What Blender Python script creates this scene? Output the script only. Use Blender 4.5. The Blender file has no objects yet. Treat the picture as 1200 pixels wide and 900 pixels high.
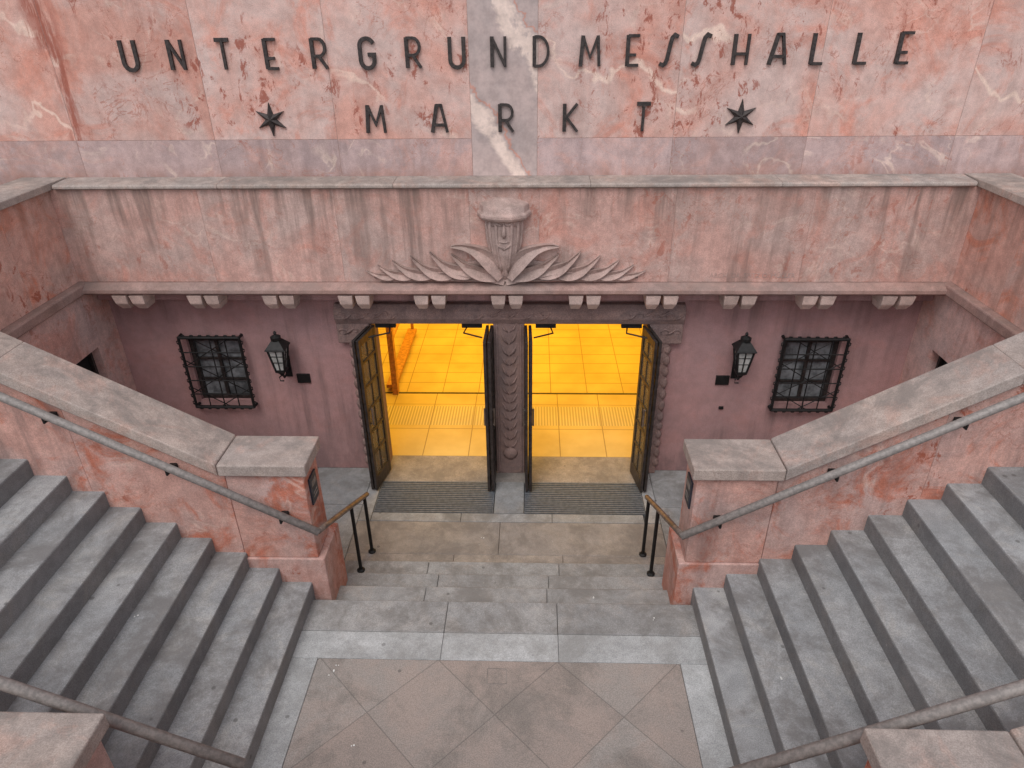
import bpy, bmesh, math, random
from mathutils import Vector, Matrix
random.seed(7)
sc=bpy.context.scene
sc.view_settings.view_transform='Standard'; sc.view_settings.look='None'; sc.view_settings.exposure=0

# ---------------- materials ----------------
class NT:
    def __init__(s,name):
        s.m=bpy.data.materials.new(name); s.m.use_nodes=True
        s.t=s.m.node_tree; s.n=s.t.nodes; s.l=s.t.links
        s.b=s.n['Principled BSDF']
        s.g=s.n.new('ShaderNodeNewGeometry')
        s.pos=s.g.outputs['Position']
    def lk(s,a,b):
        if isinstance(a,(int,float)): b.default_value=a
        elif isinstance(a,(tuple,list)):
            b.default_value=tuple(a)+((1,) if len(a)==3 and b.type=='RGBA' else ())
        else: s.l.new(a,b)
    def math(s,op,a,b=0,c=None,clamp=False):
        n=s.n.new('ShaderNodeMath');n.operation=op;n.use_clamp=clamp
        s.lk(a,n.inputs[0]);s.lk(b,n.inputs[1])
        if c is not None:s.lk(c,n.inputs[2])
        return n.outputs[0]
    def scale(s,v,sc3,off=(0,0,0)):
        n=s.n.new('ShaderNodeVectorMath');n.operation='MULTIPLY_ADD'
        s.lk(v,n.inputs[0]);n.inputs[1].default_value=sc3
        if isinstance(off,tuple): n.inputs[2].default_value=off
        else: s.l.new(off,n.inputs[2])
        return n.outputs[0]
    def noise(s,v,scale,detail=4,rough=.55,dist=0):
        n=s.n.new('ShaderNodeTexNoise');s.lk(v,n.inputs['Vector'])
        n.inputs['Scale'].default_value=scale;n.inputs['Detail'].default_value=detail
        n.inputs['Roughness'].default_value=rough;n.inputs['Distortion'].default_value=dist
        return n.outputs['Fac']
    def spots(s,v,scale,r):
        n=s.n.new('ShaderNodeTexVoronoi');s.lk(v,n.inputs['Vector']);n.inputs['Scale'].default_value=scale
        return s.ramp(n.outputs['Distance'],r*.6,r,1,0)
    def ramp(s,v,a,b,c=0.,d=1.):
        n=s.n.new('ShaderNodeMapRange');n.interpolation_type='SMOOTHSTEP';s.lk(v,n.inputs[0])
        n.inputs[1].default_value=a;n.inputs[2].default_value=b;n.inputs[3].default_value=c;n.inputs[4].default_value=d
        return n.outputs[0]
    def mix(s,f,a,b,mode='MIX'):
        n=s.n.new('ShaderNodeMix');n.data_type='RGBA';n.blend_type=mode
        s.lk(f,n.inputs[0]);s.lk(a,n.inputs[6]);s.lk(b,n.inputs[7])
        return n.outputs[2]
    def grey(s,v):
        n=s.n.new('ShaderNodeCombineColor')
        for i in range(3): s.l.new(v,n.inputs[i])
        return n.outputs[0]
    def sep(s,v):
        n=s.n.new('ShaderNodeSeparateXYZ');s.lk(v,n.inputs[0]);return n.outputs
    def island(s): return s.g.outputs['Random Per Island']
    def nrm(s): return s.sep(s.g.outputs['Normal'])
    def done(s,col,rough=.85,bump=None,strength=.3,dist=.01,metal=0,spec=.3):
        s.lk(col,s.b.inputs['Base Color']);s.lk(rough,s.b.inputs['Roughness'])
        s.b.inputs['Metallic'].default_value=metal
        s.b.inputs['Specular IOR Level'].default_value=spec
        if bump is not None:
            n=s.n.new('ShaderNodeBump');n.inputs['Strength'].default_value=strength;n.inputs['Distance'].default_value=dist
            s.l.new(bump,n.inputs['Height']);s.l.new(n.outputs[0],s.b.inputs['Normal'])
        return s.m

def stone(name,A,B,C=None,cAmt=.5,cScale=2.5,vein=None,vAmt=.5,streak=.25,streakcol=(.09,.06,.055),speck=.25,speckscale=110,
          isl=.12,rust=None,rustAmt=0,rustx=None,rustc=None,bstr=.35,sideshade=None,topgrime=None,rough=.85,diag=None,mott=.18,basedirt=None,
          crack=None,topdirt=None,gum=None):
    t=NT(name);P=t.pos;X0=t.sep(P)
    if isl>0:
        iv=t.island();off=t.n.new('ShaderNodeCombineXYZ')
        for i in range(3): t.l.new(t.math('MULTIPLY',iv,17+i*5),off.inputs[i])
        PV=t.scale(P,(1,1,1),off.outputs[0])
    else: PV=P
    col=t.mix(t.ramp(t.noise(PV,.9,4,.62,.6),.38,.64),A,B)
    if C: col=t.mix(t.math('MULTIPLY',t.ramp(t.noise(PV,cScale,5,.7,1.0),.48,.66),cAmt),col,C)
    if diag:
        X=t.sep(PV)
        w=t.math('ADD',t.math('MULTIPLY',X[0],.55),t.math('MULTIPLY',X[2],1.1))
        w=t.math('ADD',w,t.math('MULTIPLY',t.noise(PV,.9,4,.6,.5),2.2))
        fr=t.math('ABSOLUTE',t.math('SUBTRACT',t.math('FRACT',w),.5))
        v=t.math('MULTIPLY',t.ramp(fr,.01,.06,1,0),t.ramp(t.noise(PV,.6,2),.48,.60))
        col=t.mix(t.math('MULTIPLY',v,diag[1]),col,diag[0])
    if vein:
        n=t.noise(PV,1.1,3,.5,2.0)
        d=t.math('ABSOLUTE',t.math('SUBTRACT',n,.5))
        v=t.math('MULTIPLY',t.ramp(d,.0,.03,1,0),t.ramp(t.noise(PV,1.7,2),.48,.66))
        col=t.mix(t.math('MULTIPLY',v,vAmt),col,vein)
    if crack:
        n=t.noise(PV,2.0,5,.62,.8)
        d=t.math('ABSOLUTE',t.math('SUBTRACT',n,.5))
        v=t.math('MULTIPLY',t.ramp(d,.0,.010,1,0),t.ramp(t.noise(PV,1.3,2),.45,.6))
        col=t.mix(t.math('MULTIPLY',v,crack[1]),col,crack[0])
    mm=t.ramp(t.noise(PV,7,5,.75),.28,.72,1-mott,1+mott*.9)
    col=t.mix(1,col,t.grey(mm),'MULTIPLY')
    sp=t.noise(P,speckscale,1,.6)
    col=t.mix(1,col,t.grey(t.ramp(sp,.3,.7,1-speck,1+speck)),'MULTIPLY')
    if isl>0: col=t.mix(1,col,t.grey(t.ramp(iv,0,1,1-isl,1+isl)),'MULTIPLY')
    if streak or topdirt:
        s1=t.ramp(t.noise(t.scale(P,(4.5,4.5,.35)),1.3,4,.68),.42,.70)
    if streak:
        s2=t.ramp(t.noise(P,.7,2),.35,.65)
        col=t.mix(t.math('MULTIPLY',t.math('MULTIPLY',s1,s2),streak*1.6,clamp=True),col,streakcol)
    if topdirt: # runs of dirt starting under a coping: (z_low, z_high, colour, amount)
        f=t.math('MULTIPLY',t.ramp(X0[2],topdirt[0],topdirt[1]),t.math('ADD',t.math('MULTIPLY',s1,.8),.2))
        col=t.mix(t.math('MULTIPLY',f,topdirt[3]),col,topdirt[2])
    if rust:
        r1=t.ramp(t.noise(t.scale(P,(1,1,.6)),8.5,5,.75,.5),.555,.63)
        r2=t.ramp(t.noise(P,.9,2),.50,.60)
        if rustc is not None:
            r2=t.math('MAXIMUM',r2,t.ramp(t.math('ABSOLUTE',t.math('SUBTRACT',X0[0],rustc[0])),rustc[1]*.4,rustc[1],1,0))
        m=t.math('MULTIPLY',t.math('MULTIPLY',r1,r2),rustAmt)
        if rustx is not None:
            d=t.math('ABSOLUTE',t.math('SUBTRACT',X0[0],t.math('ADD',rustx,t.math('MULTIPLY',t.noise(P,1.5,3),.5))))
            band=t.math('MULTIPLY',t.ramp(d,.02,.17,1,0),t.ramp(t.noise(t.scale(P,(6,6,1.0)),2,5,.75),.38,.56))
            m=t.math('MAXIMUM',m,t.math('MULTIPLY',band,.85))
        col=t.mix(m,col,rust)
    if basedirt:
        f=t.math('MULTIPLY',t.ramp(X0[2],basedirt[0],basedirt[1],1,0),t.ramp(t.noise(t.scale(P,(1,1,.5)),3,4,.7),.3,.65))
        col=t.mix(t.math('MULTIPLY',f,basedirt[3]),col,basedirt[2])
    if sideshade:  # shade painted into the colour of upright faces, mainly step risers
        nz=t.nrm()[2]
        f=t.math('MULTIPLY',t.ramp(nz,.3,.8,1,0),sideshade)
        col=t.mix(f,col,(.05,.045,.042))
    if topgrime:
        nz=t.nrm()[2]
        f=t.math('MULTIPLY',t.ramp(nz,.5,.9),t.ramp(t.noise(P,2.0,6,.75,.4),.42,.64))
        col=t.mix(t.math('MULTIPLY',f,topgrime[1]),col,topgrime[0])
    if gum:
        col=t.mix(t.math('MULTIPLY',t.spots(P,3.3,.075),gum),col,(.09,.085,.08))
        col=t.mix(t.math('MULTIPLY',t.spots(t.scale(P,(1,1,1),(7,3,1)),5.1,.06),gum*.7),col,(.45,.44,.42))
    b=t.noise(P,55,2,.7)
    return t.done(col,rough,b,bstr,.007)

PINK=(.60,.325,.265);PALE=(.585,.425,.385);RUST=(.34,.08,.04)
M_wall=stone('pink_granite_slab',PINK,PALE,(.60,.225,.155),.6,1.4,vein=(.70,.52,.44),vAmt=.5,streak=.15,streakcol=(.28,.15,.12),rust=(.31,.085,.055),rustAmt=.85,rustx=-4.9,rustc=(1.75,1.5),speck=.10,diag=((.80,.60,.50),.75),mott=.16,bstr=.15,crack=((.38,.13,.09),.6),isl=.07)
M_wallbase=stone('grey_pink_granite_strip',(.49,.35,.33),(.44,.325,.315),PINK,.5,1.8,vein=(.72,.55,.47),vAmt=.7,streak=.15,rust=RUST,rustAmt=.5,speck=.10,bstr=.15,basedirt=(4.0,4.2,(.30,.15,.11),.6),crack=((.42,.16,.11),.5))
M_band=stone('weathered_pink_granite',(.56,.335,.285),(.50,.355,.315),(.55,.22,.16),.45,1.8,vein=(.70,.52,.44),vAmt=.45,streak=.5,streakcol=(.20,.135,.115),rust=RUST,rustAmt=.45,speck=.12,isl=.07,crack=((.36,.13,.09),.5),topdirt=(3.35,3.97,(.17,.12,.10),.6),bstr=.2)
M_ledge=stone('stained_ledge_granite',(.40,.25,.215),(.33,.23,.205),(.25,.15,.12),.5,2.5,streak=.2,speck=.15,isl=0,topgrime=((.22,.17,.15),.6),bstr=.2)
M_side=stone('rusty_pink_granite',(.64,.36,.295),(.57,.385,.335),(.62,.20,.11),.7,1.5,vein=(.70,.50,.42),vAmt=.4,streak=.35,streakcol=(.24,.14,.11),rust=RUST,rustAmt=.8,speck=.12,isl=.05,crack=((.38,.12,.08),.5),topdirt=(3.4,3.97,(.22,.13,.10),.55),bstr=.2)
M_recess=stone('mauve_render_wall',(.45,.26,.25),(.40,.245,.24),(.47,.24,.22),.4,2.5,streak=.45,streakcol=(.17,.115,.11),speck=.14,isl=0,bstr=.4,mott=.1,basedirt=(0,1.0,(.16,.11,.11),.6),topdirt=(2.0,2.75,(.20,.12,.115),.5))
M_rside=stone('recess_side_granite',(.66,.42,.37),(.58,.40,.365),(.62,.26,.19),.5,1.6,streak=.4,streakcol=(.27,.16,.14),speck=.12,isl=0,rust=RUST,rustAmt=.5,bstr=.2)
M_para=stone('parapet_pink_granite',(.58,.335,.28),(.52,.36,.325),(.50,.15,.085),.85,1.7,vein=(.72,.53,.45),vAmt=.5,streak=.35,streakcol=(.18,.13,.12),rust=RUST,rustAmt=.8,speck=.12,isl=.07,basedirt=(.3,1.7,(.42,.13,.08),.55),crack=((.36,.11,.07),.5),bstr=.2,mott=.2)
M_cop=stone('coping_granite',(.40,.325,.285),(.34,.29,.265),(.46,.29,.235),.5,2.2,streak=.1,speck=.16,isl=.08,topgrime=((.20,.175,.16),.75),bstr=.25,mott=.2,crack=((.2,.13,.11),.4))
M_step=stone('grey_granite_step',(.345,.345,.345),(.285,.29,.295),(.37,.35,.325),.5,2.5,streak=0,speck=.18,speckscale=130,isl=.09,sideshade=.38,topgrime=((.165,.155,.15),.75),bstr=.2,mott=.16,gum=.6)
M_slab=stone('grey_granite_slab',(.325,.32,.315),(.28,.28,.28),(.34,.31,.285),.5,2.5,streak=0,speck=.18,speckscale=130,isl=.08,sideshade=.3,topgrime=((.165,.155,.145),.7),bstr=.2,mott=.16,gum=.6)
M_lslab=stone('light_granite_slab',(.43,.44,.445),(.385,.395,.40),None,streak=0,speck=.2,speckscale=130,isl=.06,topgrime=((.25,.245,.235),.55),bstr=.2,gum=.5)
M_tan=stone('tan_granite_paving',(.33,.285,.245),(.29,.26,.24),(.24,.215,.20),.5,2.5,streak=0,speck=.18,isl=.07,topgrime=((.17,.15,.135),.7),bstr=.2,mott=.16,gum=.6)
M_frame=stone('carved_dark_granite',(.28,.185,.165),(.235,.17,.16),(.34,.215,.18),.5,6,streak=.35,streakcol=(.08,.06,.06),speck=.2,isl=0,bstr=.5)
M_relief=stone('carved_relief_granite',(.47,.32,.28),(.41,.30,.27),(.28,.20,.175),.5,5,streak=.35,streakcol=(.16,.115,.10),speck=.15,isl=0,topgrime=((.24,.19,.165),.6))
M_dent=stone('dentil_granite',(.66,.49,.43),(.58,.44,.39),None,streak=.15,speck=.12,isl=.1)
M_street=stone('street_paving',(.26,.25,.24),(.22,.215,.21),None,streak=0,speck=.2,isl=0)

def center_slab():
    t=NT('veined_grey_slab');P=t.pos;X=t.sep(P)
    W=t.math('ADD',t.math('MULTIPLY',X[0],1.1),t.math('MULTIPLY',X[2],.72))
    W=t.math('ADD',W,t.math('MULTIPLY',t.noise(P,1.3,5,.65,.5),.9))
    fr=t.math('FRACT',W)
    v=t.ramp(t.math('ABSOLUTE',t.math('SUBTRACT',fr,.5)),.06,.15,1,0)
    v2=t.ramp(t.math('ABSOLUTE',t.math('SUBTRACT',fr,.66)),.0,.03,1,0)
    col=t.mix(t.ramp(t.noise(P,1.5,4),.35,.65),(.40,.325,.31),(.50,.385,.36))
    col=t.mix(t.math('MULTIPLY',t.math('MULTIPLY',v,t.ramp(t.noise(P,4,5,.7),.3,.5)),.9),col,(.80,.63,.55))
    col=t.mix(t.math('MULTIPLY',v2,.6),col,(.60,.23,.15))
    col=t.mix(1,col,t.grey(t.ramp(t.noise(P,9,4,.7),.25,.75,.84,1.16)),'MULTIPLY')
    return t.done(col,.8,t.noise(P,60,2),.2,.005)
M_center=center_slab()

def diamond():
    t=NT('diamond_granite_paving');P=t.pos;X=t.sep(P)
    u=t.math('DIVIDE',t.math('SUBTRACT',t.math('ADD',X[0],X[1]),4.635),1.05)
    v=t.math('DIVIDE',t.math('ADD',t.math('SUBTRACT',X[0],X[1]),3.585),1.05)
    fu=t.math('FRACT',t.math('ADD',u,20));fv=t.math('FRACT',t.math('ADD',v,20))
    e=t.math('MINIMUM',t.math('MINIMUM',fu,t.math('SUBTRACT',1,fu)),t.math('MINIMUM',fv,t.math('SUBTRACT',1,fv)))
    cb=t.n.new('ShaderNodeCombineXYZ');t.l.new(t.math('FLOOR',u),cb.inputs[0]);t.l.new(t.math('FLOOR',v),cb.inputs[1])
    w=t.n.new('ShaderNodeTexWhiteNoise');t.l.new(cb.outputs[0],w.inputs[0])
    col=t.mix(t.ramp(w.outputs[0],.1,.9),(.30,.255,.23),(.325,.30,.28))
    col=t.mix(t.math('MULTIPLY',t.ramp(t.noise(P,2.2,6,.7,.6),.4,.62),.6),col,(.37,.30,.265))
    col=t.mix(t.math('MULTIPLY',t.ramp(t.noise(P,1.3,6,.75,.3),.47,.66),.7),col,(.185,.17,.155))
    col=t.mix(1,col,t.grey(t.ramp(t.noise(P,120,1),.3,.7,.82,1.18)),'MULTIPLY')
    j=t.ramp(e,.003,.008,1,0)
    col=t.mix(t.math('MULTIPLY',j,.5),col,(.10,.095,.09))
    col=t.mix(t.math('MULTIPLY',t.spots(P,3.3,.07),.6),col,(.09,.085,.08))
    h=t.math('SUBTRACT',t.math('MULTIPLY',t.noise(P,60,2),.5),j)
    return t.done(col,.72,h,.2,.005)
M_diam=diamond()

def simple(name,c,rough=.5,metal=0,var=.25,scale=20,spec=.4,c2=None):
    t=NT(name)
    n=t.noise(t.pos,scale,3,.65)
    col=t.mix(t.ramp(n,.35,.65),tuple(x*(1-var) for x in c),c2 or tuple(min(1,x*(1+var)) for x in c))
    return t.done(col,rough,n,.2,.003,metal,spec)
M_iron=simple('black_wrought_iron',(.018,.017,.017),.55,.3)
M_letter=simple('dark_bronze',(.050,.040,.038),.6,.3,.35,30)
M_rail=simple('weathered_rail_metal',(.25,.225,.21),.6,.1,.15,30,c2=(.31,.275,.255))
M_brass=simple('worn_brass_rail',(.20,.155,.13),.45,.4,.3,14)
M_dark=simple('dark_void',(.012,.011,.011),.8)
M_joint=simple('mortar_joint',(.36,.25,.22),.9)
M_gjoint=simple('dark_joint',(.07,.068,.066),.9)
M_mat=simple('metal_mat',(.13,.14,.155),.55,0,.2)
M_door=simple('dark_bronze_door',(.055,.045,.042),.45,.4,.3)
M_frost=simple('window_glass_dark',(.19,.20,.21),.15,0,.5,5,.6)
M_lglass=simple('lantern_glass',(.42,.42,.40),.2,0,.2,8,.5)
M_plaque=simple('dark_blue_plaque',(.03,.035,.05),.4)
M_white=simple('litter_paper',(.75,.75,.73),.8)
M_lead=simple('lead_flashing',(.22,.20,.185),.6,.1,.3,8)
def intfloor():
    t=NT('interior_floor_tiles');P=t.pos;X=t.sep(P)
    def lines(v,o,s,w):
        f=t.math('FRACT',t.math('DIVIDE',t.math('ADD',v,o),s))
        return t.ramp(t.math('MULTIPLY',t.math('MINIMUM',f,t.math('SUBTRACT',1,f)),s),w,w*1.8,1,0)
    far=t.math('GREATER_THAN',X[1],9.9)
    a=t.math('MAXIMUM',lines(X[0],20*.66-.04,.66,.005),lines(X[1],-8.1,.72,.005))
    b=t.math('MAXIMUM',lines(X[0],20*1.2,.6,.005),lines(X[1],-9.9,.36,.006))
    ln=t.math('ADD',t.math('MULTIPLY',far,b),t.math('MULTIPLY',t.math('SUBTRACT',1,far),a))
    tact=t.math('MULTIPLY',t.math('GREATER_THAN',X[1],8.92),t.math('LESS_THAN',X[1],9.48))
    st=t.math('MULTIPLY',tact,lines(X[0],10,.045,.009))
    col=t.mix(t.ramp(t.noise(P,1.3,5),.3,.7),(.52,.37,.14),(.66,.49,.20))
    col=t.mix(t.math('MULTIPLY',tact,.35),col,(.75,.68,.5))
    col=t.mix(t.math('MULTIPLY',ln,.7),col,(.18,.10,.04))
    col=t.mix(t.math('MULTIPLY',st,.55),col,(.25,.18,.08))
    return t.done(col,.45,t.noise(P,40,2),.1,.003)
M_int=intfloor()
M_iwall=simple('interior_wall',(.6,.42,.2),.7,0,.1)

# ---------------- mesh helpers ----------------
def empty(name,loc=(0,0,0)):
    e=bpy.data.objects.new(name,None);bpy.context.collection.objects.link(e);e.location=loc;e.empty_display_size=.2;return e
class MB:
    def __init__(s): s.bm=bmesh.new()
    def box(s,x0,x1,y0,y1,z0,z1):
        v=[s.bm.verts.new((x,y,z)) for x in(x0,x1) for y in(y0,y1) for z in(z0,z1)]
        for f in((0,1,3,2),(4,6,7,5),(0,4,5,1),(2,3,7,6),(0,2,6,4),(1,5,7,3)): s.bm.faces.new([v[i] for i in f])
        return v
    def prism(s,pts,axis,a,b):
        def mk(p,t):
            return (t,p[0],p[1]) if axis=='x' else (p[0],t,p[1]) if axis=='y' else (p[0],p[1],t)
        A=[s.bm.verts.new(mk(p,a)) for p in pts];B=[s.bm.verts.new(mk(p,b)) for p in pts]
        n=len(pts);s.bm.faces.new(A);s.bm.faces.new(B[::-1])
        for i in range(n): s.bm.faces.new((A[i],B[i],B[(i+1)%n],A[(i+1)%n]))
    def hull(s,pts,faces):
        v=[s.bm.verts.new(p) for p in pts]
        for f in faces: s.bm.faces.new([v[i] for i in f])
    def tube(s,path,r,seg=10,rs=None,flat=1.0):
        path=[Vector(p) for p in path];rings=[]
        for i,p in enumerate(path):
            d=(path[min(i+1,len(path)-1)]-path[max(i-1,0)]).normalized()
            up=Vector((0,0,1)) if abs(d.z)<.95 else Vector((0,1,0))
            a=d.cross(up).normalized();b=a.cross(d).normalized()
            rr=rs[i] if rs else r
            rings.append([s.bm.verts.new(p+a*rr*math.cos(2*math.pi*k/seg)+b*rr*flat*math.sin(2*math.pi*k/seg)) for k in range(seg)])
        for i in range(len(rings)-1):
            for k in range(seg): s.bm.faces.new((rings[i][k],rings[i][(k+1)%seg],rings[i+1][(k+1)%seg],rings[i+1][k]))
        s.bm.faces.new(rings[0][::-1]);s.bm.faces.new(rings[-1])
    def lathe(s,c,prof,seg=12,rot=0,fy=1.0):
        rings=[]
        for r,z in prof: rings.append([s.bm.verts.new((c[0]+r*math.cos(rot+2*math.pi*k/seg),c[1]+fy*r*math.sin(rot+2*math.pi*k/seg),c[2]+z)) for k in range(seg)])
        for i in range(len(rings)-1):
            for k in range(seg): s.bm.faces.new((rings[i][k],rings[i][(k+1)%seg],rings[i+1][(k+1)%seg],rings[i+1][k]))
        s.bm.faces.new(rings[0][::-1]);s.bm.faces.new(rings[-1])
    def ribbon(s,pts,w,y0,y1):
        n=len(pts);L=[];R=[]
        for i,p in enumerate(pts):
            p=Vector(p)
            a=Vector(pts[i-1]) if i>0 else None; b=Vector(pts[i+1]) if i<n-1 else None
            d1=(p-a).normalized() if a is not None else None; d2=(b-p).normalized() if b is not None else None
            if d1 is None: nn=Vector((-d2.y,d2.x));k=1
            elif d2 is None: nn=Vector((-d1.y,d1.x));k=1
            else:
                n1=Vector((-d1.y,d1.x));n2=Vector((-d2.y,d2.x));nn=(n1+n2)
                nn=nn.normalized() if nn.length>1e-4 else n1;k=min(1/max(nn.dot(n1),.4),1.8)
            ww=w[i] if isinstance(w,list) else w
            L.append(p+nn*ww/2*k);R.append(p-nn*ww/2*k)
        ring=[]
        for i in range(n):
            ring.append([s.bm.verts.new((L[i].x,y0,L[i].y)),s.bm.verts.new((R[i].x,y0,R[i].y)),s.bm.verts.new((R[i].x,y1,R[i].y)),s.bm.verts.new((L[i].x,y1,L[i].y))])
        for i in range(n-1):
            for k in range(4): s.bm.faces.new((ring[i][k],ring[i][(k+1)%4],ring[i+1][(k+1)%4],ring[i+1][k]))
        s.bm.faces.new(ring[0][::-1]);s.bm.faces.new(ring[-1])
    def done(s,name,mat,parent=None,bevel=0,smooth=False,seg=2):
        bmesh.ops.recalc_face_normals(s.bm,faces=s.bm.faces)
        me=bpy.data.meshes.new(name);s.bm.to_mesh(me);s.bm.free()
        o=bpy.data.objects.new(name,me);bpy.context.collection.objects.link(o)
        me.materials.append(mat)
        if smooth:
            for p in me.polygons:p.use_smooth=True
        if bevel:
            b=o.modifiers.new('b','BEVEL');b.width=bevel;b.segments=seg;b.limit_method='ANGLE';b.angle_limit=.6
        if parent:
            o.parent=parent
            o.matrix_parent_inverse=Matrix.Translation(-parent.location)
        return o

# ---------------- building ----------------
B=empty('market_hall_entrance_building',(0,7.8,0))
KS=.9796
def WX(x): return .2966+(x-.2966)*KS
def WZ(z): return 5.7288+(z-5.7288)*KS
YW=7.70
xs=[-14,-11,-8.1,-6.4,-4.78,-3.22,-1.855,-.38,.335,1.8,3.235,4.8,6.4,8.1,11,14]
g=.0022
m=MB();mb=MB();mc=MB();zj=WZ(4.39)
for a,b in zip(xs[:-1],xs[1:]):
    A_,B_=WX(a),WX(b)
    if abs(a+.38)<.01:
        mc.box(A_+g,B_-g,YW,YW+.1,3.2,5.95-g);mc.box(A_+g,B_-g,YW,YW+.1,5.95+g,8.5);continue
    mb.box(A_+g,B_-g,YW,YW+.1,3.2,zj-g)
    m.box(A_+g,B_-g,YW,YW+.1,zj+g,5.95-g);m.box(A_+g,B_-g,YW,YW+.1,5.95+g,8.5)
m.done('upper_wall_slabs',M_wall,B,.0015);mb.done('wall_base_strip',M_wallbase,B,.0015);mc.done('veined_centre_slab',M_center,B,.0015)
m=MB();m.box(-13.4,13.4,YW+.003,8.4,2.97,8.5)
m.done('wall_core',M_joint,B)
m=MB()
bx=[-4.98,-3.35,-1.86,-.4,.36,1.82,3.28,4.98]
for a,b in zip(bx[:-1],bx[1:]): m.box(a+.001,b-.001,7.43,7.695,2.90,3.955)
m.done('parapet_band_slabs',M_band,B,.0015)
m=MB();m.box(-4.98,4.98,7.44,7.85,2.905,2.965);m.box(-4.97,4.97,7.434,7.69,2.91,3.95);m.done('band_core',M_joint,B)
m=MB()
for a,b in zip([-4.9,-3.1,-1.2,.9,2.9],[-3.1,-1.2,.9,2.9,4.9]):
    m.prism([(7.385,3.975),(7.385,4.000),(7.40,4.015),(7.697,4.03),(7.697,3.957),(7.41,3.957)],'x',a+.0015,b-.0015)
m.done('parapet_band_coping',M_cop,B,.004)
m=MB();m.prism([(7.30,2.80),(7.30,2.845),(7.34,2.87),(7.40,2.897),(7.82,2.897),(7.82,2.765),(7.36,2.765),(7.34,2.79)],'x',-4.93,4.93)
m.done('ledge_moulding',M_ledge,B,.005)
m=MB()
for c in[-4.40,-3.52,-2.64,-1.76,-.885,0,.885,1.76,2.64,3.52,4.40]:
    for s in(-1,1):
        cx=c+s*.1;w=.084
        for (y0,wa,wb,z0,z1,ya,yb) in((0,1,.86,2.764,2.655,7.325,7.35),(0,.86,.6,2.654,2.57,7.35,7.42)):
            p=[(cx-w*wa,ya,z0),(cx+w*wa,ya,z0),(cx+w*wa,7.6,z0),(cx-w*wa,7.6,z0),
               (cx-w*wb,yb,z1),(cx+w*wb,yb,z1),(cx+w*wb,7.6,z1),(cx-w*wb,7.6,z1)]
            m.hull(p,[(0,1,2,3),(4,5,6,7),(0,1,5,4),(1,2,6,5),(2,3,7,6),(3,0,4,7)])
m.done('dentils',M_dent,B,.005)
m=MB();m.box(-4.94,4.94,7.6,7.80,2.6,2.764);m.done('soffit_beam',M_recess,B,.01)
WC=3.765;w0,w1,wz0,wz1=WC-.345,WC+.345,1.09,1.99
m=MB()
for s in(-1,1):
    def bx_(x0,x1,z0_,z1_):
        X=sorted((s*x0,s*x1));m.box(X[0],X[1],7.80,8.05,z0_,z1_)
    bx_(1.98,w0,0,2.6);bx_(w1,4.95,0,2.6);bx_(w0,w1,0,wz0);bx_(w0,w1,wz1,2.6)
m.box(-1.98,1.98,7.82,8.05,2.3,2.6)
m.done('recess_back_wall',M_recess,B)
for s in(-1,1):
    m=MB();X0,X1=sorted((s*4.95,s*5.25))
    y0,y1,z0,z1=6.86,7.34,1.58,2.10
    m.box(X0,X1,5.26,y0,0,2.764);m.box(X0,X1,y1,8.0,0,2.764);m.box(X0,X1,y0,y1,0,z0);m.box(X0,X1,y0,y1,z1,2.764)
    m.done('recess_side_wall',M_rside,B)
    m=MB();a,b=sorted((s*5.10,s*5.12));m.box(a,b,y0,y1,z0,z1)
    m.done('side_window_pane',M_dark,B)
    m=MB();a,b=sorted((s*5.05,s*5.09))
    m.box(a,b,y0,y1,z0,z0+.04);m.box(a,b,y0,y1,z1-.04,z1);m.box(a,b,y0,y0+.04,z0+.04,z1-.04);m.box(a,b,y1-.04,y1,z0+.04,z1-.04)
    m.done('side_window_frame',M_door,B)
    m=MB()
    ys=[4.2,5.5,6.6,7.435]
    for a,b in zip(ys[:-1],ys[1:]):
        X=sorted((s*4.98,s*5.34));m.box(X[0],X[1],a+.001,b-.001,2.90,3.955)
    m.done('side_band_slabs',M_side,B,.002)
    m=MB()
    for a,b in zip([4.2,5.9],[5.9,7.697]):
        X=sorted((s*4.92,s*5.42));m.box(X[0],X[1],a+.002,b-.002,3.9585,4.034)
    m.done('side_coping',M_cop,B,.008)
    m=MB();X=sorted((s*4.88,s*5.30));m.box(X[0],X[1],5.2,7.81,2.78,2.899);m.done('side_ledge',M_ledge,B,.02)

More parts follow.
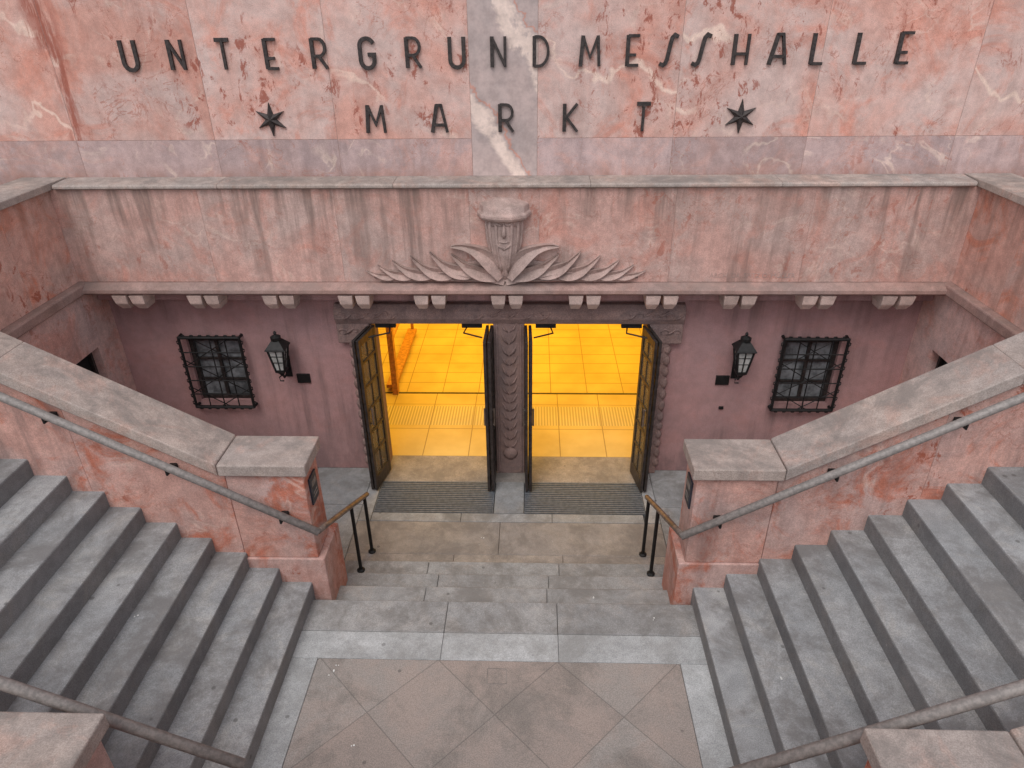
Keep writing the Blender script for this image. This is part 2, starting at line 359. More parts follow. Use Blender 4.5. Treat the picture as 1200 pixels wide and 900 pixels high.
# letters
sg=empty('facade_lettering',(0,YW,5))
def arc(cx,cy,rx,ry,a0,a1,n=8):
    return [(cx+rx*math.cos(math.radians(a0+(a1-a0)*i/n)),cy+ry*math.sin(math.radians(a0+(a1-a0)*i/n))) for i in range(n+1)]
GL={'U':([[(0,1),(0,.25)]+arc(.5,.25,.5,.25,180,360)[1:]+[(1,1)]],.15),
'N':([[(0,0),(0,1)],[(0,.97),(1,.03)],[(1,0),(1,1)]],.14),
'T':([[(0,.98),(1,.98)],[(.5,1),(.5,0)]],.15),
'E':([[(0,0),(0,1)],[(0,.98),(1,.98)],[(0,.36),(.75,.36)],[(0,.02),(1,.02)]],.12),
'R':([[(0,0),(0,1)],[(0,.98),(.5,.98)]+arc(.5,.70,.5,.28,90,-90)[1:]+[(0,.42)],[(.45,.42),(1.05,0)]],.14),
'G':([[(1,.82)]+arc(.5,.74,.5,.24,40,180)+arc(.5,.26,.5,.26,180,360)[0:]+[(1,.45),(.55,.45)]],.15),
'D':([[(0,0),(0,1)],[(0,.98),(.3,.98)]+arc(.3,.5,.7,.48,90,-90,12)[1:]+[(0,.02)]],.15),
'M':([[(0,0),(.1,1)],[(.1,.98),(.5,.3),(.9,.98)],[(.9,1),(1,0)]],.2),
'S':([[(1.1,.93),(.85,.99),(.68,.9),(.6,.75),(.42,.22),(.33,.08),(.15,.01),(-.1,.07)]],.15),
'H':([[(0,0),(0,1)],[(1,0),(1,1)],[(0,.36),(1,.36)]],.14),
'A':([[(0,0),(.36,1)],[(.64,1),(1,0)],[(.3,.98),(.7,.98)],[(.12,.27),(.88,.27)]],.17),
'L':([[(0,0),(0,1)],[(0,.02),(1,.02)]],.12),
'K':([[(0,0),(0,1)],[(1,1),(0,.42)],[(.2,.5),(1.05,0)]],.14)}
def letter(ch,xc,z0,h):
    st,w=GL[ch];m=MB();xc=WX(xc);z0=WZ(z0);h*=KS;w*=KS*.95
    for k,p in enumerate(st):
        q=[(xc+(x-.5)*w,z0+y*h) for x,y in p]
        m.ribbon(q,.037 if k==0 else .027,YW-.030-.002*k,YW+.002)
    m.done('letter_'+ch.lower(),M_letter,sg)
for ch,x in zip("UNTERGRUNDMESSHALLE",[-3.93,-3.43,-2.93,-2.43,-1.93,-1.43,-.95,-.50,-.07,.37,.87,1.31,1.67,2.0,2.40,2.78,3.18,3.62,4.04]): letter(ch,x,5.10,.285)
for ch,x in zip("MARKT",[-1.41,-.72,0,.69,1.46]): letter(ch,x,4.46,.28)
for x in(-2.55,2.49):
    m=MB();x=WX(x);zc=WZ(4.60);c=(x,YW-.06,zc);n=12
    fr=[];bk=[]
    for i in range(n):
        a=math.pi/2+i*math.pi/6;r=.17 if i%2==0 else .060
        fr.append(m.bm.verts.new((x+r*math.cos(a),YW-.022,zc+r*math.sin(a))));bk.append(m.bm.verts.new((x+r*math.cos(a),YW+.002,zc+r*math.sin(a))))
    cv=m.bm.verts.new(c)
    for i in range(n):
        m.bm.faces.new((cv,fr[i],fr[(i+1)%n]));m.bm.faces.new((fr[i],bk[i],bk[(i+1)%n],fr[(i+1)%n]))
    m.done('star_ornament',M_letter)

# relief ornament
R=empty('carved_relief_ornament',(0,7.4,3))
UC=-.02
m=MB()
prof=[(2.92,.012,.03),(3.00,.05,.07),(3.12,.11,.12),(3.26,.165,.16),(3.42,.195,.18),(3.56,.205,.185),(3.64,.20,.18)]
angs=[180,200,220,240,255,270,285,300,320,340,360]
def half(prof,angs):
    rings=[]
    for z,w,d in prof: rings.append([m.bm.verts.new((w*math.cos(math.radians(a))+UC,7.44+d*math.sin(math.radians(a)),z)) for a in angs])
    for i in range(len(rings)-1):
        for k in range(len(angs)-1): m.bm.faces.new((rings[i][k],rings[i][k+1],rings[i+1][k+1],rings[i+1][k]))
    m.bm.faces.new(rings[-1]);m.bm.faces.new(rings[0])
half(prof,angs)
m.done('urn_body',M_relief,R,0,False)
m=MB()
half([(3.62,.20,.18),(3.655,.285,.25),(3.68,.30,.265),(3.71,.30,.265),(3.735,.275,.245),(3.80,.27,.22),(3.865,.10,.07)],[180,216,252,288,324,360])
m.done('urn_cap',M_relief,R,.008)
m=MB()
for a in(200,222,246,294,318,340):
    path=[];rs=[]
    for z,w,d in prof[1:7]:
        path.append((w*math.cos(math.radians(a))+UC,7.44+d*math.sin(math.radians(a)),z));rs.append(.010+.014*(z-2.9))
    m.tube(path,.02,6,rs)
m.tube([(UC,7.262,3.62),(UC,7.235,3.50),(UC,7.262,3.46)],.02,6,[.014,.026,.008])
for s in(-1,1):
    m.tube([(UC+s*.02,7.255,3.60),(UC+s*.07,7.262,3.615),(UC+s*.13,7.30,3.58)],.014,6,[.01,.018,.008])
    m.tube([(UC+s*.10,7.28,3.5),(UC+s*.07,7.275,3.38),(UC+s*.0,7.275,3.33)],.014,6,[.008,.016,.014])
m.tube([(UC-.05,7.268,3.42),(UC,7.255,3.415),(UC+.05,7.268,3.42)],.011,6)
m.done('urn_mask',M_relief,R,0,True)
def bez(p0,p1,p2,t): return tuple((1-t)**2*a+2*t*(1-t)*b+t*t*c for a,b,c in zip(p0,p1,p2))
m=MB()
def leaf(s,p0,p1,p2,w,dep,n=12,skew=.35):
    C=[bez(p0,p1,p2,i/n) for i in range(n+1)];rows=[]
    for i,(x,z) in enumerate(C):
        a=Vector(C[max(i-1,0)]);b=Vector(C[min(i+1,n)]);d=(b-a).normalized();nn=Vector((-d.y,d.x))
        t=i/n;ww=w*(1-t)**.55*(.45+.55*math.sin(math.pi*min(1,t*1.3+.1)*.9)) if t<.999 else .004
        P=Vector((x,z));u=P+nn*ww*.5;l=P-nn*ww*.5;r=P+nn*ww*.05
        k=dep*(.5+.5*math.sin(math.pi*min(t+.15,1)))
        rows.append([m.bm.verts.new((s*u.x+UC,7.432,u.y)),m.bm.verts.new((s*u.x+UC,7.432-k*.7,u.y)),m.bm.verts.new((s*r.x+UC,7.432-k*.45,r.y)),m.bm.verts.new((s*l.x+UC,7.432-k,l.y)),m.bm.verts.new((s*l.x+UC,7.432,l.y))])
    for i in range(n):
        for k in range(4): m.bm.faces.new((rows[i][k],rows[i][k+1],rows[i+1][k+1],rows[i+1][k]))
    m.bm.faces.new(rows[0])
for s in(-1,1):
    leaf(s,(.00,2.93),(.50,3.16),(.95,2.99),.16,.11)
    leaf(s,(.10,2.955),(.8,2.99),(1.50,2.955),.075,.075)
    leaf(s,(.02,2.98),(.20,3.36),(.60,3.33),.22,.17)
    leaf(s,(.10,2.99),(.42,3.04),(.60,3.24),.17,.14)
    leaf(s,(.36,3.03),(.66,3.02),(.84,3.27),.17,.13)
    leaf(s,(.60,3.01),(.88,2.99),(1.06,3.22),.155,.115)
    leaf(s,(.84,3.00),(1.10,2.98),(1.27,3.165),.135,.10)
    leaf(s,(1.06,2.985),(1.28,2.97),(1.44,3.11),.11,.085)
    leaf(s,(1.25,2.975),(1.42,2.96),(1.58,3.04),.085,.07)
m.done('spreading_leaves',M_relief,R)
m=MB()
m.prism([(-1.50,2.955),(-.6,3.12),(-.1,3.2),(.1,3.2),(.55,3.12),(1.46,2.955),(0,2.925)],'y',7.405,7.432)
m.done('relief_ground',M_relief,R,.01)
cu=bpy.data.curves.new('inscription','FONT');cu.body="ARCH. DR. SPITZ O. MÜLLER";cu.size=.075;cu.extrude=.002
o=bpy.data.objects.new('inscription',cu);bpy.context.collection.objects.link(o);o.rotation_euler=(math.pi/2,0,0);o.location=(2.28,7.4285,2.95);cu.materials.append(M_relief);o.parent=B;o.matrix_parent_inverse=Matrix.Translation((0,-7.8,0))

# door surround
D=empty('carved_door_surround',(0,7.7,0))
rnd=random.Random(9)
for s in(-1,1):
    m=MB()
    X=sorted((s*1.70,s*1.98));m.box(X[0],X[1],7.72,8.08,0,2.22)
    X=sorted((s*1.72,s*2.13));m.box(X[0],X[1],7.705,7.815,1.98,2.26)
    m.done('jamb',M_frame,D,.015)
    m=MB()
    z=.1
    while z<1.93:
        L=rnd.uniform(.13,.19)
        m.lathe((s*1.965,7.745,z),[(.02,0),(.045,L*.25),(.055,L*.5),(.042,L*.8),(.02,L)],8,0,.75)
        m.lathe((s*1.885,7.72,z+.03),[(.008,0),(.026,L*.3),(.034,L*.55),(.02,L*.85),(.006,L*.97)],7,0,.55)
        z+=L*.97
    m.done('jamb_carving',M_frame,D,0,True)
    m=MB();X=sorted((s*1.755,s*1.82));m.box(X[0],X[1],7.695,7.75,0,2.2);m.done('jamb_fillet',M_frame,D,.012)
m=MB();m.box(-.19,.19,7.70,8.08,0,2.3)
for s in(-1,1): m.box(*sorted((s*.13,s*.165)),7.685,7.75,0.03,2.25)
m.done('centre_pier',M_frame,D,.014)
m=MB()
z=.42
while z<2.15:
    L=rnd.uniform(.14,.2)
    for s in(-1,1):
        m.tube([(s*.01,7.70,z),(s*.06,7.694,z+L*.35),(s*.10,7.70,z+L*.9)],.02,6,[.008,.020,.006],.8)
    z+=L*.85
m.lathe((0,7.70,.24),[(.03,0),(.08,.04),(.105,.10),(.08,.16),(.03,.19)],12,0,.4)
m.done('pier_carving',M_frame,D,0,True)
m=MB();m.prism([(7.70,2.25),(7.66,2.33),(7.66,2.42),(7.72,2.50),(7.82,2.50),(8.08,2.30),(8.08,2.25)],'x',-2.13,2.13);m.done('lintel',M_frame,D,.01)
m=MB()
def scroll(cx,cz,r,s,yy):
    pts=[];rs=[]
    for i in range(14):
        a=i/13*math.pi*1.7;rr=r*(1-.75*i/13)
        pts.append((cx+s*rr*math.cos(a),yy,cz+rr*.8*math.sin(a)));rs.append(.016*(1-.5*i/13))
    m.tube(pts,.01,6,rs,.8)
def clump(x0,x1,n,z0,z1,yy=7.665):
    for i in range(n):
        x=x0+(x1-x0)*(i+.5)/n;z=(z0+z1)/2+rnd.uniform(-.02,.02)
        if i%2==0: scroll(x,z,rnd.uniform(.05,.07),1 if i%4==0 else -1,yy)
        else: m.tube([(x-.06,yy,z-.04),(x,yy-.012,z),(x+.06,yy,z+.045)],.02,6,[.006,.020,.005],.8)
for a,b,n in((-2.10,-1.35,8),(-.5,.5,10),(1.35,2.10,8)): clump(a,b,n,2.31,2.44)
clump(-2.10,-1.86,3,2.08,2.20,7.705);clump(1.86,2.10,3,2.08,2.20,7.705)
m.done('lintel_carving',M_frame,D,0,True)

# doors (folded leaves)
t=NT('door_glass');M_dglass=t.done((.30,.24,.15),.12,spec=.5);t.b.inputs['Alpha'].default_value=.35
def door(name,hx,hy,ex,ey,th):
    E=empty(name,(hx,hy,0))
    d=Vector((ex-hx,ey-hy,0));L=d.length;d.normalize();n=Vector((-d.y,d.x,0))
    def slab(m,u0,u1,n0,n1,z0,z1):
        p=[]
        for z in(z0,z1):
            for u,v in((u0,n0),(u1,n0),(u1,n1),(u0,n1)):
                q=Vector((hx,hy,0))+d*u+n*v;p.append((q.x,q.y,z))
        m.hull(p,[(0,1,2,3),(4,5,6,7),(0,1,5,4),(1,2,6,5),(2,3,7,6),(3,0,4,7)])
    for k,off in enumerate((-th*.75,th*.75)):
        m=MB();h=th*.5
        slab(m,0,.06,off-h,off+h,.03,2.22);slab(m,L-.06,L,off-h,off+h,.03,2.22)
        slab(m,.06,L-.06,off-h,off+h,.03,.22);slab(m,.06,L-.06,off-h,off+h,2.12,2.22)
        for z in[.55,.88,1.21,1.54,1.87]: slab(m,.06,L-.06,off-h*.8,off+h*.8,z,z+.04)
        slab(m,L/2-.012,L/2+.012,off-h*.7,off+h*.7,.22,2.12)
        m.done('leaf_frame',M_door,E,.004)
        m=MB();slab(m,.06,L-.06,off-.004,off+.004,.22,2.12);m.done('leaf_glass',M_dglass,E)
    m=MB()
    q=Vector((hx,hy,0))+d*(L-.1)
    for w_ in(-.06,.06):
        a=q+n*w_
        m.tube([(a.x,a.y,1.0),(a.x,a.y,1.25)],.012,6)
        for zz in(1.02,1.23):
            b_=q+n*w_*.4
            m.tube([(b_.x,b_.y,zz),(a.x,a.y,zz)],.009,6)
    m.done('pull_handle',M_brass,E)
door('folding_door',-1.70,7.74,-1.80,7.27,.035)
door('folding_door',-.235,7.74,-.245,7.26,.035)
door('folding_door',.235,7.74,.25,7.26,.035)
door('folding_door',1.68,7.74,1.76,7.27,.035)
for s,x in((1,-1.62),(-1,-.36),(1,.36),(-1,1.60)):
    m=MB();m.box(x-.03,x+.22 if s>0 else x+.03,7.74,7.80,2.18,2.235) if s>0 else m.box(x-.22,x+.03,7.74,7.80,2.18,2.235)
    m.tube([(x+s*.15,7.74,2.2),(x+s*.18,7.55,2.2),(x-s*.05,7.42,2.2)],.010,6)
    m.done('door_closer',M_iron)

# interior
I=empty('interior_hall',(0,12,0))
m=MB();m.box(-6,6,8.1,17,-.1,0.0);m.done('interior_floor',M_int,I)
m=MB();m.box(-6,-5.9,8.1,17,0,2.85);m.box(5.9,6,8.1,17,0,2.85);m.box(-6,6,17,17.1,0,2.85);m.box(-6,6,8.10,17.1,2.85,2.95);m.done('interior_walls',M_iwall,I)
m=MB();m.box(-6,6,9.88,9.92,.0,.006);m.done('floor_strip',M_door,I)
m=MB();m.box(-2.02,-1.93,9.84,9.96,0,2.85);m.box(-2.14,-1.97,9.96,12.2,.06,.12);m.tube([(-1.97,9.9,.95),(-2.05,12.2,.95)],.03);m.tube([(-2.05,12.2,.0),(-2.05,12.2,.95)],.03)
m.done('interior_partition',simple('orange_partition',(.45,.2,.05),.5),I)
def area(name,loc,sx,sy,power,col):
    l=bpy.data.lights.new(name,'AREA');l.shape='RECTANGLE';l.size=sx;l.size_y=sy;l.energy=power;l.color=col
    o=bpy.data.objects.new(name,l);bpy.context.collection.objects.link(o);o.location=loc;o.parent=I;o.matrix_parent_inverse=Matrix.Translation((0,-12,0));return o
area('ceiling_light',(0,10.1,2.8),6,1.6,120,(1,.60,.05))
area('ceiling_light_far',(0,13.0,2.8),8,3.5,310,(1,.60,.05))

# windows
for s in(-1,1):
    W=empty('barred_window',(s*WC,7.75,1.5))
    xa,xb=sorted((s*w0,s*w1));z0,z1=wz0,wz1;xm=(xa+xb)/2
    m=MB();m.box(xa,xb,7.90,7.92,z0,z1);m.done('pane',M_frost,W)
    m=MB()
    for a,b,c,d in((xa,xb,z0,z0+.05),(xa,xb,z1-.05,z1),(xa,xa+.05,z0+.05,z1-.05),(xb-.05,xb,z0+.05,z1-.05)): m.box(a,b,7.85,7.90,c,d)
    m.box(xm-.02,xm+.02,7.86,7.90,z0+.05,z1-.05)
    for z in(1.38,1.68): m.box(xa+.05,xb-.05,7.865,7.895,z-.015,z+.015)
    m.done('window_frame',M_door,W,.004)
    m=MB();gx0,gx1=xm-.385,xm+.385;gz0,gz1=1.04,2.05;gy=7.71
    for z in(gz0,gz1): m.tube([(gx0,7.80,z),(gx0,gy,z),(gx1,gy,z),(gx1,7.80,z)],.022,6)
    n=5
    for i in range(n):
        x=gx0+(gx1-gx0)*i/(n-1)
        m.tube([(x,gy,gz0-.01),(x,gy,gz1+.01)],.020 if i in(0,n-1) else .009,6)
    for k in range(6):
        z=gz0+(gz1-gz0)*k/5
        m.tube([(gx0,gy-.014,z),(gx1,gy-.014,z)],.008,6)
    def clip(p,q):
        (x0_,y0_),(x1_,y1_)=p,q
        dz=y1_-y0_;ta=(gz0-y0_)/dz;tb=(gz1-y0_)/dz;t0=max(0,min(ta,tb));t1=min(1,max(ta,tb))
        if t1-t0<.05:return None
        return (x0_+(x1_-x0_)*t0,y0_+dz*t0),(x0_+(x1_-x0_)*t1,y0_+dz*t1)
    for k in range(-3,6,2):
        L=[(gx0+dx,gz0+k*.2+dx*.62) for dx in(0,.77)]
        c=clip(*L)
        if c: m.tube([(c[0][0],gy+.014,c[0][1]),(c[1][0],gy+.014,c[1][1])],.007,5)
        L2=[(gx1-(p[0]-gx0),p[1]) for p in L];c=clip(*L2)
        if c: m.tube([(c[0][0],gy+.02,c[0][1]),(c[1][0],gy+.02,c[1][1])],.007,5)
    for k in range(9):
        z=gz0+.06+.11*k
        for x,q in((gx0,-1),(gx1,1)): m.tube([(x,gy,z-.035),(x+q*.032,gy,z-.01),(x+q*.034,gy,z+.015),(x+q*.008,gy,z+.03)],.009,5)
    for k in range(7):
        x=gx0+.06+.108*k
        for z,q in((gz0,-1),(gz1,1)): m.tube([(x-.03,gy,z),(x-.01,gy,z+q*.032),(x+.015,gy,z+q*.032),(x+.03,gy,z)],.009,5)
    m.done('iron_grille',M_iron,W)

# lanterns
for s in(-1,1):
    x=s*2.86;y=7.58;Lr=empty('wall_lantern',(x,7.7,1.8))
    zb=1.66
    m=MB();m.lathe((x,y,zb),[(.075,.03),(.128,.31)],4,math.pi/4);m.done('glass',M_lglass,Lr)
    m=MB()
    for a in range(4):
        an=math.pi/4+a*math.pi/2
        m.tube([(x+.080*math.cos(an),y+.080*math.sin(an),zb+.02),(x+.137*math.cos(an),y+.137*math.sin(an),zb+.32)],.014,6)
    m.lathe((x,y,zb),[(.02,-.07),(.045,-.03),(.09,0),(.09,.03)],4,math.pi/4)
    m.lathe((x,y,zb),[(.15,.31),(.175,.325),(.16,.345),(.08,.42),(.06,.43)],4,math.pi/4)
    m.lathe((x,y,zb),[(.062,.43),(.066,.47),(.03,.49),(.015,.50)],10)
    m.lathe((x,y,zb),[(.008,.49),(.022,.52),(.008,.545)],8)
    for q in((1,0),(-1,0),(0,1),(0,-1)):
        xx,yy=q
        m.tube([(x+xx*.058,y+yy*.058,zb+.03),(x+xx*.094,y+yy*.094,zb+.31)],.008,5)
    for q in(.14,.23):
        rr=(.075+.053*(q-.03)/.28)*1.02
        m.lathe((x,y,zb),[(rr,q-.006),(rr,q+.006)],4,math.pi/4)
    m.tube([(x,7.79,zb-.06),(x,7.70,zb-.12),(x,7.62,zb-.12),(x,y,zb-.06)],.014,8)
    m.tube([(x,7.79,zb+.02),(x,7.72,zb+.0),(x,7.68,zb-.08)],.010,6)
    m.box(x-.04,x+.04,7.785,7.799,zb-.2,zb+.10)
    m.tube([(x,y,zb-.06),(x-.05,y,zb-.1),(x-.045,y,zb-.15),(x,y,zb-.15)],.009,6)
    m.done('lantern_cage',M_iron,Lr,0)
    m=MB();xx=-2.68 if s<0 else 2.72;m.box(xx-.085,xx+.085,7.775,7.799,1.37,1.50);m.done('wall_plaque',M_iron,None,.004)
m=MB();m.box(2.73,2.79,7.78,7.799,1.0,1.04);m.done('doorbell',M_iron,None,.003)

# ---------------- stairs ----------------
x1,T,RR,zL,NS=1.834,.2897,.1779,.626,14
for s in(-1,1):
    S=empty('stone_staircase',(s*3.5,3.6,zL))
    m=MB();rnd=random.Random(5+s)
    for i in range(NS):
        xa=x1+i*T+rnd.uniform(-.004,.004);xb=x1+(i+1)*T+.02 if i<NS-1 else xa+T+1
        z=zL+(i+1)*RR
        X=sorted((s*xa,s*xb));zz=z-.005*rnd.random()
        m.box(X[0],X[1],2.45,4.9,zz-.26,zz)
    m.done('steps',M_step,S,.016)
    m=MB();m.prism([(s*(x1+.3),.2),(s*(x1+.3),zL-.05),(s*(x1+NS*T),zL+NS*RR-.3),(s*(x1+NS*T),.2)],'y',2.5,4.85);m.done('stair_core',M_gjoint,S)
S=empty('entrance_steps',(0,5.3,.3))
m=MB();ysn=[4.79,5.13,5.47,5.82]
zs=[.626,.47,.313,.157]
rnd=random.Random(4)
for i in range(1,4):
    y0=ysn[i-1]-.02;cuts=[-1.82,rnd.uniform(-.9,-.4),rnd.uniform(.4,.9),1.82]
    for a,b in zip(cuts[:-1],cuts[1:]): m.box(a+.001,b-.001,y0,ysn[i],zs[i]-.16,zs[i])
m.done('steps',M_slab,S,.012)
L=empty('landing_paving',(0,3,.6))
m=MB()
for a,b in((-1.85,-.51),(-.51,.54),(.54,1.85)): m.box(a+.0015,b-.0015,4.412,4.79,.4,.626)
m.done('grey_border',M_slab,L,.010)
m=MB()
for a,b in((-1.85,-.51),(-.51,.54),(.54,1.85)): m.box(a+.0015,b-.0015,4.1115,4.4085,.4,.625)
for s in(-1,1):
    X=sorted((s*1.602,s*1.85))
    for a,b in((3.0,4.108),(1.7,2.997),(.9,1.697)): m.box(X[0],X[1],a,b,.4,.625)
m.done('light_border',M_lslab,L,.005)
m=MB();m.box(-1.598,1.598,.9,4.108,.4,.6235);m.done('diamond_field',M_diam,L,.004)
m=MB();m.box(-1.9,1.9,.9,4.785,.35,.61);m.done('bedding',M_gjoint,L)
m=MB();
for a,b,c,d in((-.085,.085,3.875,3.88),(-.085,.085,4.025,4.03),(-.085,-.08,3.88,4.025),(.08,.085,3.88,4.025)): m.box(a,b,c,d,.62,.626)
m.done('drain_cover_frame',M_lead,L)
F=empty('entrance_forecourt_paving',(0,6,0))
m=MB()
for a,b in((-1.9,-.62),(-.62,.66),(.66,1.9)):
    m.box(a+.002,b-.002,5.78,6.10,-.2,.001);
for a,b in((-1.9,-.1),(-.1,1.9)): m.box(a+.002,b-.002,6.104,6.68,-.2,0)
m.box(-1.74,1.70,7.50,8.1,-.2,.004)
m.done('tan_slabs',M_tan,F,.006)
m=MB()
for a,b in((-1.74,-.6),(-.6,.55),(.55,1.7)): m.box(a+.002,b-.002,6.684,6.845,-.2,.002)
m.box(-.19,.19,6.849,7.496,-.2,.006)
m.done('threshold_slabs',M_slab,F,.006)
m=MB()
rnd=random.Random(2)
for s in(-1,1):
    for i,(a,b) in enumerate(((1.904,2.7),(2.704,3.6),(3.604,4.94))):
        for c,d in((5.27,6.2),(6.204,7.0),(7.004,7.80)):
            X=sorted((s*a,s*b));m.box(X[0],X[1],c,d,-.2,-.002*rnd.random())
    X=sorted((s*1.744,s*1.90));m.box(X[0],X[1],6.69,7.72,-.2,-.001)
m.done('side_slabs',M_slab,F,.006)
m=MB();m.box(-5,5,4.9,8.1,-.4,-.03);m.done('bedding',M_gjoint,F)
for s in(-1,1):
    m=MB();X=sorted((s*.2,s*1.735))
    y=6.86
    while y<7.49: m.box(X[0]+.01,X[1]-.01,y,y+.018,-.025,.004);y+=.0385
    for x in(X[0],X[1]-.01): m.box(x,x+.01,6.852,7.492,-.025,.006)
    m.done('entrance_mat',M_mat)

# ---------------- stair parapets ----------------
SL=.572
def parapet(s,yf,yb,xe,face):
    E=empty('stair_parapet',(s*3.4,(yf+yb)/2,1.5))
    xk=xe+.70
    def X(a,b): return sorted((s*a,s*b))
    m=MB();a,b=X(xe,xk-.0015);m.box(a,b,yf,yb,1.1,2.08)
    a,b=X(xe-.06,xk-.0015);m.box(a,b,yf-(.02 if face>0 else 0),yb+(.02 if face<0 else .12),-.05,1.098)
    m.done('end_block',M_para,E,.010)
    m=MB()
    cuts=[xk,xk+1.25,xk+2.4,7.2]
    for c,d in zip(cuts[:-1],cuts[1:]):
        zc=2.08+SL*(c-xk);zd=2.08+SL*(d-xk)
        if d>7:
            xm=xk+(3.95-2.08)/SL
            P=[(s*(c+.001),-.05),(s*(c+.001),zc),(s*xm,3.95),(s*d,3.95),(s*d,-.05)]
        else: P=[(s*(c+.001),-.05),(s*(c+.001),zc),(s*(d-.001),zd),(s*(d-.001),-.05)]
        m.prism(P,'y',yf,yb)
    m.done('sloped_wall',M_para,E,.003)
    o=.045
    m=MB();a,b=X(xe-.05,xk+.03);m.box(a,b,yf-o,yb+o,2.082,2.20);m.done('end_cap',M_cop,E,.012)
    m=MB();t=.125
    cuts=[xk+.034,xk+1.7,xk+(3.95-2.08)/SL]
    for c,d in zip(cuts[:-1],cuts[1:]):
        zc=2.084+SL*(c-xk-.03);zd=2.084+SL*(d-xk-.03)
        m.prism([(s*(c+.0015),zc+.0),(s*(c+.0015),zc+t),(s*(d-.0015),zd+t),(s*(d-.0015),zd)],'y',yf-o,yb+o)
    m.box(*X(cuts[-1]+.002,7.2),yf-o,yb+o,3.952,4.075)
    m.done('coping',M_cop,E,.010)
for s in(-1,1):
    parapet(s,4.86,5.25,1.73,1)
    parapet(s,1.95,2.40,2.18,-1)
    m=MB();a,b=sorted((s*1.712,s*1.729));m.box(a,b,4.95,5.13,1.66,1.95);m.done('info_plaque',M_plaque,None,.004)
    m=MB();a,b=sorted((s*1.708,s*1.7115));m.box(a,b,4.985,5.095,1.72,1.735);m.box(a,b,4.985,5.095,1.76,1.775);m.box(a,b,4.985,5.095,1.84,1.90);m.done('plaque_text',M_lead,None)

SR=.583
for s in(-1,1):
    H=empty('handrail',(s*2.8,4.72,2.2))
    m=MB();x0=1.60
    top=[(s*x,4.72,1.53+SR*(x-x0)) for x in(1.62,3.0,4.4,5.6)]
    m.tube(top,.036,12)
    m.done('wall_rail',M_rail,H,0,True)
    m=MB()
    for x in(1.95,2.85,3.75,4.65,5.4):
        z=1.53+SR*(x-x0)
        m.tube([(s*x,4.72,z-.02),(s*x,4.72,z-.09),(s*x,4.86,z-.10)],.012,6)
        m.lathe((s*x,4.845,z-.135),[(.035,0),(.035,.07)],8)
    m.done('brackets',M_iron,H)
    m=MB()
    m.tube([(s*1.63,4.73,1.545),(s*1.62,4.95,1.44),(s*1.61,5.7,1.05),(s*1.60,6.18,.80),(s*1.60,6.24,.77)],.028,10)
    m.done('entrance_rail',M_brass,H,0,True)
    m=MB()
    m.tube([(s*1.60,6.13,0),(s*1.60,6.13,.83)],.020,8);m.tube([(s*1.61,5.66,.15),(s*1.61,5.66,1.06)],.020,8)
    m.lathe((s*1.60,6.13,0),[(.045,0),(.045,.015),(.03,.03)],10);m.lathe((s*1.61,5.66,.157),[(.045,0),(.045,.015),(.03,.03)],10)
    m.done('posts',M_iron,H,0)
    H=empty('handrail',(s*2.8,2.55,2.2))
    m=MB();m.tube([(s*x,2.55,1.56+SR*(x-1.5)) for x in(1.5,3.0,4.4,5.6)],.036,12);m.done('wall_rail',M_rail,H,0,True)
    m=MB()
    for x in(2.3,3.2,4.1,5.0):
        z=1.56+SR*(x-1.5);m.tube([(s*x,2.55,z-.02),(s*x,2.55,z-.09),(s*x,2.40,z-.10)],.012,6)
    m.done('brackets',M_iron,H)

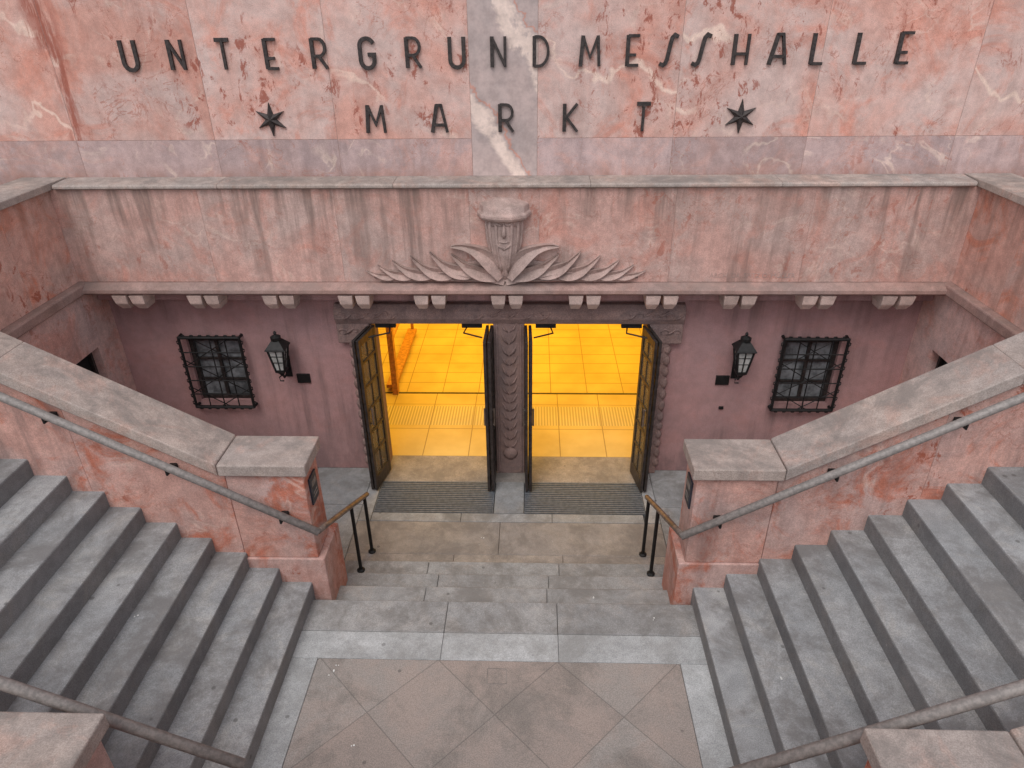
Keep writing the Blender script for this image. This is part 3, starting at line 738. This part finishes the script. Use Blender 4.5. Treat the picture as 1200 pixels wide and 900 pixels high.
zg=zL+NS*RR
m=MB()
m.box(-80,-5.6,-60,2.0,zg-.2,zg-.006);m.box(5.6,80,-60,2.0,zg-.2,zg-.006);m.box(-5.6,5.6,-60,.85,zg-.2,zg-.006)
m.box(-80,-7.0,2.0,7.65,zg-.2,zg-.006);m.box(7.0,80,2.0,7.65,zg-.2,zg-.006)
m.box(-7.0,-5.34,5.25,7.65,zg-.2,zg-.006);m.box(5.34,7.0,5.25,7.65,zg-.2,zg-.006)
m.box(-80,-13.4,7.65,80,zg-.2,zg-.006);m.box(13.4,80,7.65,80,zg-.2,zg-.006)
m.done('ground',M_street)
m=MB();m.box(-2.1,2.1,.6,.88,.3,zg);m.done('retaining_wall',M_para,None,.01)
m=MB();rnd=random.Random(11)
for x,y,z in((-1.42,3.98,.628),(-1.40,4.02,.628),(-1.44,3.95,.628),(1.45,4.6,.63),(-2.95,3.9,1.34),(-1.1,3.3,.628),(.9,5.0,.476),(2.3,3.7,.985),(-.3,6.4,.003),(-3.6,3.2,1.70),(3.1,3.1,1.52)):
    for k in range(2):
        a=x+rnd.uniform(-.02,.02);b=y+rnd.uniform(-.02,.02);q=rnd.uniform(.005,.010)
        m.lathe((a,b,z),[(q,0),(q*.6,.004)],5,rnd.random()*3)
m.done('litter',M_white)

# ---------------- light ----------------
w=bpy.data.worlds.new('World');sc.world=w;w.use_nodes=True
nt=w.node_tree;bg=nt.nodes['Background'];sk=nt.nodes.new('ShaderNodeTexSky');sk.sky_type='NISHITA';sk.sun_disc=False
sk.sun_elevation=math.radians(60);sk.sun_rotation=math.radians(200)
hs=nt.nodes.new('ShaderNodeHueSaturation');hs.inputs['Saturation'].default_value=.28;hs.inputs['Value'].default_value=1.3
nt.links.new(sk.outputs[0],hs.inputs['Color']);nt.links.new(hs.outputs[0],bg.inputs[0]);bg.inputs[1].default_value=.15
sl=bpy.data.lights.new('sun','SUN');sl.energy=1.5;sl.angle=math.radians(35);sl.color=(1,.97,.93)
so=bpy.data.objects.new('sun',sl);bpy.context.collection.objects.link(so)
d=Vector((.2,.70,-1.10));so.rotation_euler=d.to_track_quat('-Z','Y').to_euler()

# ---------------- camera ----------------
f,p,ya,r,cx,HH=808.4554,.5107,.0342,-.0120,.2966,5.7288
fwd=Vector((-math.sin(ya)*math.cos(p),math.cos(ya)*math.cos(p),-math.sin(p)))
up=Vector((-math.sin(ya)*math.sin(p),math.cos(ya)*math.sin(p),math.cos(p)))
ri=Vector((math.cos(ya),math.sin(ya),0))
c,s_=math.cos(r),math.sin(r)
R2=ri*c+up*s_;U2=up*c-ri*s_
cam=bpy.data.cameras.new('camera');cam.sensor_width=36;cam.lens=36*f/1200;cam.clip_end=500;cam.clip_start=.05
co=bpy.data.objects.new('camera',cam);bpy.context.collection.objects.link(co)
mw=Matrix((R2,U2,-fwd)).transposed().to_4x4();mw.translation=Vector((cx,0,HH));co.matrix_world=mw
sc.camera=co
